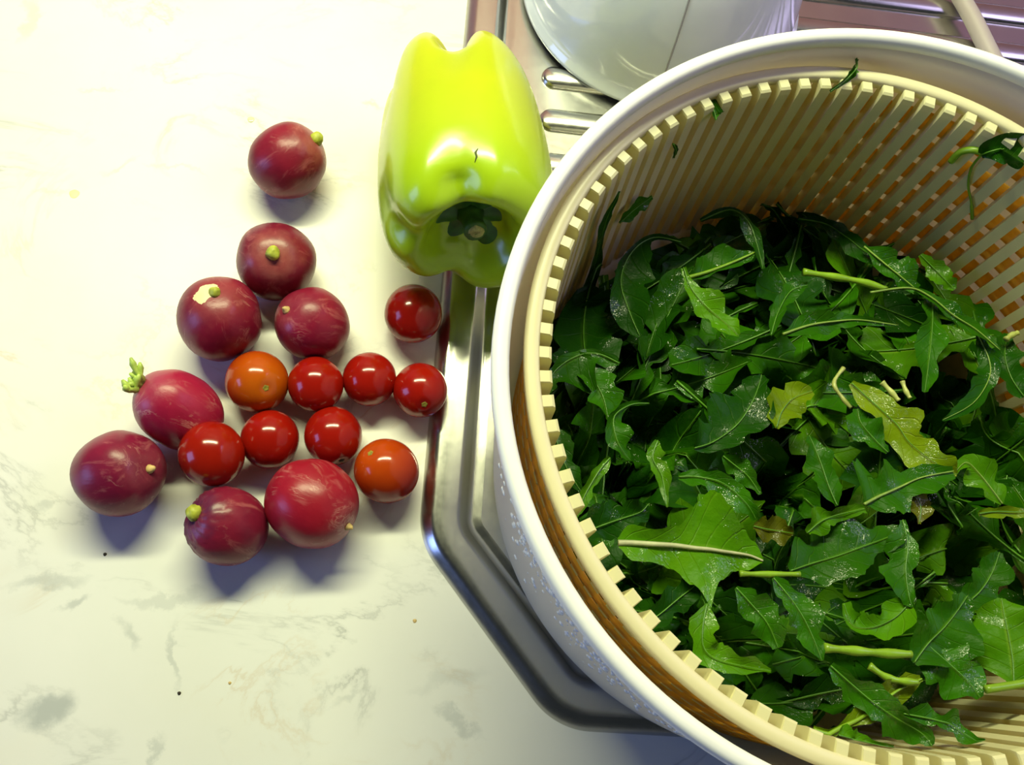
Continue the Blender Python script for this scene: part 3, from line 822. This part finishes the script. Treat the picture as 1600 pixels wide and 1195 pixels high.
HEROES = [
 dict(label='large bright rocket leaf with a broad whitish midrib near the toothed rim', pts=[(966,848,8,8),(985,848,28,28),(1020,850,22,28),(1055,852,30,38),(1085,856,72,58),(1108,858,92,92),(1128,861,72,45),(1150,864,46,28),(1172,868,24,24),(1192,876,4,4)], dz=2.0, col=2, ribmat='rib_white', rib=0.10, jag=0.03, lobe=0),
 dict(label='curled rocket leaf draped beside the left rim teeth', pts=[(968,568,3,3),(935,553,25,6),(905,555,62,8),(875,572,52,12),(856,596,20,10),(850,618,4,4)], dz=1.7, col=0),
 dict(label='dark split rocket leaf hanging below the leaf at the left rim teeth', pts=[(898,550,4,4),(922,585,28,18),(942,620,30,22),(950,655,6,6)], dz=1.6, col=0),
 dict(label='rocket leaf with an arching stalk left of the dark centre gap', pts=[(1014,630,2,2),(986,632,3,5),(960,650,16,10),(962,682,24,16),(974,706,14,10),(986,720,2,2)], dz=1.3, col=0, arch=0.3),
 dict(label='narrow wavy rocket leaf pointing down at the large bright leaf', pts=[(1028,688,4,4),(1020,715,18,10),(1035,745,13,9),(1042,792,2,2)], dz=1.5, col=2),
 dict(label='dark rocket leaf tucked under the lower left rim teeth', pts=[(855,655,3,3),(870,690,20,16),(885,730,18,14),(908,768,4,4)], dz=1.5, col=1),
 dict(label='light strap-shaped rocket leaf slanting by the lower left rim', pts=[(953,715,4,4),(936,735,10,9),(918,765,10,9),(906,790,9,8),(899,812,3,3)], dz=1.9, col=2),
 dict(label='broad dark rocket leaf in the middle of the heap', pts=[(1085,700,5,5),(1115,690,40,15),(1150,665,55,35),(1172,635,45,35),(1185,605,25,20),(1190,585,4,4)], dz=1.3, col=1),
 dict(label='yellowish rocket leaf right of the broad dark middle leaf', pts=[(1213,668,4,4),(1222,642,30,28),(1240,622,30,25),(1270,610,6,6)], dz=1.5, col=3),
 dict(label='long rocket leaf arching over above the large bright leaf', pts=[(1060,745,4,4),(1090,745,14,20),(1130,755,14,30),(1165,785,16,20),(1182,812,6,6)], dz=1.6, col=0, arch=0.3),
 dict(label='long leaf turning yellow towards its tip, right of centre', pts=[(1330,598,5,5),(1365,630,25,25),(1400,662,38,28),(1420,690,18,22),(1450,715,30,38),(1480,735,20,15),(1496,741,3,3)], dz=1.6, col=3),
 dict(label='glossy rocket leaf left of the long yellowing leaf', pts=[(1387,707,3,3),(1366,686,20,22),(1345,660,26,26),(1340,638,6,6)], dz=1.5, col=0),
 dict(label='wide lobed rocket leaf with a pale midrib below the yellowing leaf', pts=[(1350,788,4,4),(1372,776,62,28),(1388,769,30,38),(1408,760,46,36),(1440,746,18,28),(1490,736,6,10)], dz=1.7, col=0, ribmat='rib_pale', rib=0.06),
 dict(label='upright oval rocket leaf with wet glints in the middle', pts=[(1308,790,3,3),(1295,760,18,18),(1283,725,22,22),(1272,697,13,13),(1264,680,3,3)], dz=1.7, col=0),
 dict(label='arched rocket leaf with a pale midrib at the right of the heap', pts=[(1566,787,3,3),(1550,765,22,20),(1530,740,26,26),(1510,722,12,15),(1493,737,4,4)], dz=1.6, col=2, ribmat='rib_pale'),
 dict(label='very large rocket leaf above the black hollow', pts=[(1235,892,10,10),(1270,880,48,35),(1310,868,52,40),(1350,853,42,30),(1390,838,22,20),(1416,824,4,4)], dz=1.8, col=0, curl=0.05),
 dict(label='folded rocket leaf hanging down right of the black hollow', pts=[(1410,812,4,4),(1418,850,14,32),(1415,890,14,36),(1420,930,8,20),(1426,948,3,3)], dz=1.9, col=0),
 dict(label='cupped rocket leaf curling below the black hollow', pts=[(1424,938,8,8),(1398,965,24,24),(1362,980,22,14),(1332,976,10,26),(1318,942,4,8)], dz=1.7, col=2, curl=0.5),
 dict(label='broad rocket leaf beside the folded leaf at lower right', pts=[(1428,1035,6,6),(1450,1005,30,40),(1475,980,30,55),(1495,955,25,40),(1512,930,8,8)], dz=1.8, col=0),
 dict(label='wet rocket leaf sprinkled with droplets at lower right', pts=[(1440,1000,10,10),(1475,1030,45,45),(1510,1062,38,40),(1532,1090,5,5)], dz=1.7, col=0, curl=-0.1),
 dict(label='smooth round leaf at the right edge of the picture', pts=[(1584,1070,8,8),(1582,1030,55,45),(1575,990,55,50),(1568,955,36,40),(1565,934,6,6)], dz=2.0, col=2, curl=-0.15, jag=0.0, lobe=0, stalk=[(1540,1077),(1585,1070),(1640,1060)]),
 dict(label='rocket leaf bending right below the large bright leaf', pts=[(1105,943,3,3),(1098,980,27,20),(1100,1012,20,24),(1120,1030,24,15),(1160,1040,20,12),(1205,1048,3,3)], dz=2.2, col=2),
 dict(label='pointed oval rocket leaf left of the black hollow', pts=[(1208,903,5,5),(1235,935,26,20),(1255,965,28,26),(1272,1000,16,20),(1284,1032,3,3)], dz=2.0, col=0),
 dict(label='jagged rocket leaf between the bright leaf and the oval leaf', pts=[(1150,918,4,4),(1175,945,26,22),(1200,975,30,26),(1216,1012,8,8)], dz=1.8, col=0),
 dict(label='lobed rocket leaf sloping down onto the near basket wall', pts=[(1298,1040,6,6),(1330,1068,18,26),(1362,1095,26,18),(1398,1120,24,32),(1440,1145,14,24),(1458,1168,4,4)], dz=2.1, col=0),
 dict(label='saw-edged rocket leaf lying on the bright near basket wall', pts=[(1412,1115,4,4),(1450,1122,20,10),(1466,1126,10,12),(1484,1131,22,10),(1505,1145,10,18),(1545,1170,3,3)], dz=2.4, col=0),
 dict(label='small yellow-green leaf by the lowest rim teeth', pts=[(1305,1198,12,12),(1328,1180,20,20),(1345,1188,10,12),(1398,1196,3,3)], dz=3.2, col=2),
 dict(label='tall dark rocket leaf leaning on the left basket wall', pts=[(905,540,10,10),(912,490,22,20),(925,430,28,20),(938,375,18,16),(950,335,16,14),(968,300,3,3)], wall=True, col=1, curl=0.05),
 dict(label='small leaf scrap stuck on the back left ribs', pts=[(968,348,3,3),(985,332,17,14),(1000,320,15,14),(1020,306,4,6)], wall=True, col=0, name='leaf_scrap'),
 dict(label='dark drooping rocket leaf at the upper left of the heap', pts=[(1064,378,3,3),(1022,371,4,5),(988,393,30,6),(970,438,56,15),(984,488,30,25),(1000,525,5,5)], dz=1.5, col=1),
 dict(label='glossy rocket leaf with a pale thick midrib near the back', pts=[(1073,434,4,4),(1105,425,26,8),(1140,412,32,10),(1172,398,10,8),(1180,394,3,3)], dz=1.5, col=0, ribmat='stalk', rib=0.08),
 dict(label='light lobed rocket leaf slanting right at upper left of centre', pts=[(1068,418,4,4),(1080,450,11,10),(1105,480,27,18),(1135,505,18,20),(1154,524,3,3)], dz=1.7, col=2),
 dict(label='rocket leaf arching against the back basket wall', pts=[(1095,345,4,4),(1140,328,6,10),(1168,345,6,16),(1182,380,10,12),(1192,420,3,3)], dz=1.4, col=1, arch=0.3),
 dict(label='rocket leaf lying along the foot of the back ribs', pts=[(1248,342,4,4),(1290,350,8,13),(1325,372,15,20),(1360,395,8,16),(1398,379,2,2)], dz=1.0, col=1),
 dict(label='rocket leaf with a bright midrib below the back ribs', pts=[(1350,385,4,4),(1380,410,22,12),(1405,430,30,14),(1432,452,8,8)], dz=1.3, col=0, ribmat='rib_pale', rib=0.045),
 dict(label='short light leaf standing up at the back right', pts=[(1438,398,4,4),(1460,420,15,15),(1480,440,15,12),(1492,452,3,3)], dz=1.3, col=2),
 dict(label='upright rocket leaf with wavy edges at upper right', pts=[(1455,458,4,4),(1457,490,16,18),(1455,530,20,22),(1450,575,16,16),(1445,612,4,4)], dz=1.5, col=0),
 dict(label='long-stalked rocket leaf crossing the upper right', pts=[(1360,457,2,2),(1420,450,3,3),(1455,465,8,8),(1490,493,16,10),(1525,515,15,12),(1562,547,3,3)], dz=1.8, col=0, ribmat='rib_pale', rib=0.05),
 dict(label='long rocket leaf with a pale midrib lying across the back centre', pts=[(1223,522,5,5),(1265,508,18,15),(1305,502,18,18),(1345,500,6,8),(1402,508,2,2)], dz=1.5, col=0, ribmat='rib_pale', rib=0.055),
 dict(label='narrow shiny rocket leaf pointing down, back centre', pts=[(1205,524,3,3),(1215,490,10,10),(1235,455,14,14),(1262,445,4,4)], dz=1.5, col=0),
 dict(label='hooked rocket leaf with a pale rib around the right dark gap', pts=[(1525,518,4,4),(1545,560,14,14),(1545,592,12,25),(1520,630,10,14),(1473,656,3,3)], dz=1.4, col=1, ribmat='rib_pale'),
 dict(label='small rounded light leaf above the very large leaf', pts=[(1262,832,5,5),(1280,816,23,21),(1305,805,12,12),(1352,794,8,8)], dz=2.1, col=2),
 dict(label='bright pointed leaf tip entering from the right edge', pts=[(1530,802,5,5),(1560,799,8,10),(1600,800,7,8),(1645,795,4,4)], dz=2.0, col=3),
 dict(label='olive brown leaf below the wide lobed leaf', pts=[(1428,766,8,8),(1438,790,20,22),(1436,818,3,3)], dz=1.4, col=4),
 dict(label='dark oval rocket leaf left of the large bright leaf', pts=[(898,842,6,6),(930,825,32,22),(965,812,30,26),(1000,800,22,20),(1012,788,4,4)], dz=1.7, col=1),
 dict(label='dark wet rocket leaf with white glints under the large bright leaf', pts=[(998,982,5,5),(1030,960,16,18),(1060,935,24,20),(1085,915,18,15),(1097,898,4,4)], dz=1.5, col=1),
 dict(label='round wet leaf with a white glint between two black gaps', pts=[(1178,822,5,5),(1195,826,20,20),(1220,830,20,20),(1240,833,5,5)], dz=1.5, col=4),
 dict(label='small wet leaf with glints above the long arching leaf', pts=[(1130,712,4,4),(1150,728,20,18),(1170,745,12,16),(1188,772,3,3)], dz=1.6, col=0),
 dict(label='dark leaf behind the hooked leaf at the right edge', pts=[(1600,620,6,6),(1580,590,25,25),(1570,555,25,25),(1575,520,5,5)], dz=1.0, col=1),
 dict(label='jagged leaf at the right edge above the smooth round leaf', pts=[(1500,950,5,5),(1530,925,25,25),(1550,895,25,28),(1562,862,5,5)], dz=1.4, col=0),
 dict(label='pale leaf with a flat stalk end near the lowest rim', pts=[(1268,1162,6,6),(1310,1138,8,8),(1350,1118,14,12),(1400,1080,30,22),(1440,1060,5,5)], dz=1.8, col=3, ribmat='stalk', rib=0.08),
 # scraps on the rim and ribs
 dict(label='tiny green leaf scrap hanging over the back left rim', pts=[(1106,130,2,2),(1110,150,6,6),(1115,172,11,8),(1119,187,2,2)], wall=True, col=0, name='leaf_scrap', rib=0.03),
 dict(label='twisted green scrap lying across the back basket rim', pts=[(1338,92,4,4),(1338,106,8,8),(1324,122,7,7),(1298,142,3,3)], wall=True, zfix=12.05, col=0, name='leaf_scrap', rib=0.04),
 dict(label='tiny dark speck of leaf on the back left ribs', pts=[(1052,225,2,2),(1056,235,5,5),(1052,248,2,2)], wall=True, col=1, name='leaf_scrap', rib=0.02),
 dict(label='stalked seedling leaf clinging to the back right basket wall', pts=[(1532,242,6,6),(1548,236,20,16),(1572,230,26,26),(1602,225,20,24),(1620,222,4,4)], wall=True, col=1, jag=0.0, lobe=0, stalk=[(1486,252),(1500,238),(1520,234),(1540,240)]),
]
for hdef in HEROES: hero(**hdef)
# thin root of the seedling leaf
p = smooth_profile([on_wall(x, y) for x, y in ((1535, 240), (1518, 262), (1513, 290), (1518, 318), (1519, 342))], 6)
o = p[0].copy(); vs, fs = tube([v - o for v in p], [0.05] * (len(p) - 6) + [0.07] * 6, 6)
tag(obj('seedling_root', mesh('seedling_root', vs, fs, M['stalk']), None, o), 'thin pale root dangling from the seedling leaf on the wall', 'root')

STALKS_AND_BARS = [('pale stalk lying across the back centre of the heap', [(1255, 425), (1300, 432), (1345, 440), (1385, 452)], 0.16, 'stalk', 1.5),
          ('straight green stalk lying below the cupped leaf', [(1288, 1012), (1330, 1016), (1375, 1020), (1424, 1022)], 0.16, 'stalk', 2.0),
          ('short cut stalk with a pale end at lower right', [(1358, 1040), (1385, 1058), (1410, 1064), (1434, 1066)], 0.13, 'stalk', 2.0),
          ('thin green stalk right of the large bright leaf', [(1156, 896), (1190, 897), (1250, 897)], 0.11, 'stalk', 1.9),
          ('cream split piece standing in for a basket floor bar left of the right-hand pair', [(1318, 575), (1303, 598), (1315, 620), (1330, 637)], 0.09, 'floor_bar_cream', 0.9),  # from here on: added pieces for floor bars glimpsed through the heap, not stalks
          ('added cream piece for a basket floor bar above the long yellowing leaf', [(1378, 597), (1392, 612), (1404, 626)], 0.12, 'floor_bar_cream', 1.5),
          ('added cream piece for a basket floor bar, rightmost of the cream pieces', [(1410, 596), (1415, 610), (1422, 622)], 0.10, 'floor_bar_cream', 1.5),
          ('small added cream piece for a basket floor bar at the right edge of the heap', [(1572, 530), (1580, 524), (1590, 520)], 0.13, 'floor_bar_cream', 1.4)]
for label, pts, r, mt, dz in STALKS_AND_BARS:
    p = smooth_profile([on_pile(x, y, dz) for x, y in pts], 5); n = len(p)
    p = [clamp(v) for v in p]
    o = p[0].copy(); vs, fs = tube([v - o for v in p], [r * (0.85 + 0.15 * math.cos(i * 1.1)) for i in range(n)], 9)
    tag(obj('leaf_stalk', mesh('leaf_stalk', vs, fs, M[mt]), None, o), label, 'stalk')

# the rest of the heap: a dozen leaf shapes, copied
def proto(k):
    rnd = random.Random(100 + k)
    L = rnd.uniform(4.5, 7.5); m = 38; K = rnd.uniform(1.1, 1.6)
    kind = (0, 1, 0, 2, 0)[k % 5]
    path, ups = [], []
    bend = rnd.uniform(-0.9, 1.3); side = rnd.uniform(-0.8, 0.8); tw = rnd.uniform(-1.4, 1.4)
    p = Vector((0, 0, 0)); a = -bend * 0.5; b = -side * 0.5
    for i in range(m):
        s = i / (m - 1)
        t = Vector((math.cos(a) * math.cos(b), math.cos(a) * math.sin(b), -math.sin(a)))
        path.append(p.copy()); p = p + t * (L / (m - 1)); a += bend / m; b += side / m
        nrm = Vector((math.sin(a), 0, math.cos(a)))
        ups.append((nrm * math.cos(tw * (s - .5)) + t.cross(nrm) * math.sin(tw * (s - .5))).normalized())
    def prof(ph):
        out = []
        for i in range(m):
            s = i / (m - 1)
            if kind == 0:      # deeply lobed, broad end lobe
                env = 0.12 + 1.0 * max(0, s - 0.18) ** 0.7 * (1 - s ** 6)
                w = env * (1 - 0.72 * max(0, math.cos((s * 4.2 + ph) * 2 * PI)) ** 2 * (1 if s < 0.72 else 0.15))
            elif kind == 1:    # oval
                env = 0.10 + 1.15 * max(0, math.sin(PI * max(0, s - 0.2) / 0.8)) ** 0.8
                w = env * (1 - 0.38 * max(0, math.cos((s * 3.6 + ph) * 2 * PI)) ** 2)
            else:              # narrow, saw-edged
                env = 0.10 + 0.75 * max(0, math.sin(PI * max(0, s - 0.12) / 0.88)) ** 0.6
                w = env * (1 - 0.5 * ((s * 5.3 + ph) % 1.0))
            out.append(max(0.03, K * w * (1 - max(0, s - 0.93) / 0.075)))
        return out
    return path, prof(rnd.random()), prof(rnd.random()), ups, rnd.uniform(-0.25, 0.5)
HW = []
for hx, hy, hr in HOLES:
    p = on_pile(hx, hy, 0.5); HW.append((p.x, p.y, hr))
def cap(x, y):                 # top of the loose leaves: the heap has hollows
    t = pile(y) + 0.7
    for hx, hy, hr in HW:
        d = math.hypot(x - hx, y - hy) / hr
        if d < 1.3: t = min(t, pile(y) - 3.2 + 3.5 * max(0, (d - 0.75) / 0.55))
    return t
FMAT = [0, 1, 0, 1, 2, 0, 1, 0, 1, 1, 0, 1, 0, 2]
rnd = random.Random(11)
NF = 232
for i in range(NF):
    path, wl, wr, ups, curl = proto(i)
    a = rnd.uniform(0, 2 * PI); r = 9.6 * math.sqrt(rnd.random())
    x, y = KC.x + r * math.cos(a), KC.y + r * math.sin(a)
    frac = i / NF
    z = 2.7 + (pile(y) + 0.2 - 2.7) * min(1, frac ** 1.5 * 0.9 + rnd.uniform(0, 0.2))
    az = rnd.uniform(0, 2 * PI)
    if r > 6.5: az = a + PI / 2 + rnd.choice((0, PI)) + rnd.gauss(0, 0.35)
    R3 = (Matrix.Rotation(az, 3, 'Z') @ Matrix.Rotation(rnd.gauss(0, 0.5), 3, 'X') @ Matrix.Rotation(rnd.gauss(0, 0.25), 3, 'Y'))
    mid = path[len(path) // 2].copy(); c = Vector((x, y, z))
    def bound(v):
        v = clamp(v, 0.10 + 0.25 * ((i * 37) % 10) / 10)
        top = max(3.0, cap(v.x, v.y))
        if v.z > top: v = Vector((v.x, v.y, top + (v.z - top) * 0.2))
        return v
    path = [bound(R3 @ (p - mid) + c) for p in path]; ups = [R3 @ u for u in ups]
    vs, fs, uv = blade(path, wl, wr, ups, curl, 0.26, i, False)
    vs = [bound(v) for v in vs]
    o = path[0].copy()
    mi = FMAT[rnd.randrange(14)]
    lf = obj('rocket_leaf', mesh('rocket_leaf', [v - o for v in vs], fs, LEAF[mi], True, uv), None, o)
    hue = {0: 'green', 1: 'dark green', 2: 'light green', 3: 'yellowing'}[mi]
    shp = ('lobed', 'rounded', 'lobed', 'narrow saw-edged', 'lobed')[i % 5]
    dx, dy = c.x - KC.x, c.y - KC.y
    if math.hypot(dx, dy) < 4.0: zone = 'in the middle of the heap'
    elif abs(dx) > abs(dy): zone = 'beside the left rim teeth' if dx < 0 else 'at the right edge of the heap'
    else: zone = 'at the foot of the back ribs' if dy > 0 else 'near the front basket wall'
    depth = 'buried' if frac < 0.5 else 'loose'
    tag(lf, '%s %s %s rocket leaf tangled %s' % (depth, hue, shp, zone), 'leaf', 'tangled rocket leaves in the heap')
    tv, tf = tube([bound(q + u * 0.01) - o for q, u in zip(path, ups)][::2], [0.045 - 0.03 * k / 19 for k in range(19)], 5)
    obj('midrib', mesh('midrib', tv, tf, M['rib_green']), lf)

# ------------------------------------------------------------------ small marks on the worktop
def dropm(name, label, px, py, r, h, mat, cat):
    p = unproj(px, py, 0)
    prof = [(r * math.cos(a), h * math.sin(a)) for a in [PI / 2 * i / 5 for i in range(6)]]
    vs, fs = lathe(prof, 14)
    vs = [(x * (1 + 0.12 * math.sin(3 * math.atan2(y, x + 1e-9))), y, z) for x, y, z in vs]
    tag(obj(name, mesh(name, vs, fs, mat), None, (p.x, p.y, 0)), label, cat)
dropm('water_drop', 'tiny pale watery drop above the lone top radish', 392, 187, 0.16, 0.04, M['juice'], 'drop')
dropm('juice_drop', 'flat pale yellow drop on the marble at far left', 116, 303, 0.22, 0.03, M['cutwhite'], 'drop')
dropm('seed_crumb', 'tiny black crumb on the marble below the radishes', 280, 1083, 0.07, 0.05, M['scar_dark'], 'crumb')
dropm('brown_crumb', 'tiny brown crumb on the marble near the bottom', 359, 1067, 0.06, 0.04, M['palestub'], 'crumb')
dropm('peel_crumb', 'tiny dark shred on the marble below the leftmost radish', 164, 866, 0.07, 0.04, M['scar_dark'], 'crumb')
dropm('yellow_crumb', 'small yellowish crumb on the marble near the steel corner', 648, 970, 0.08, 0.04, M['palestub'], 'crumb')
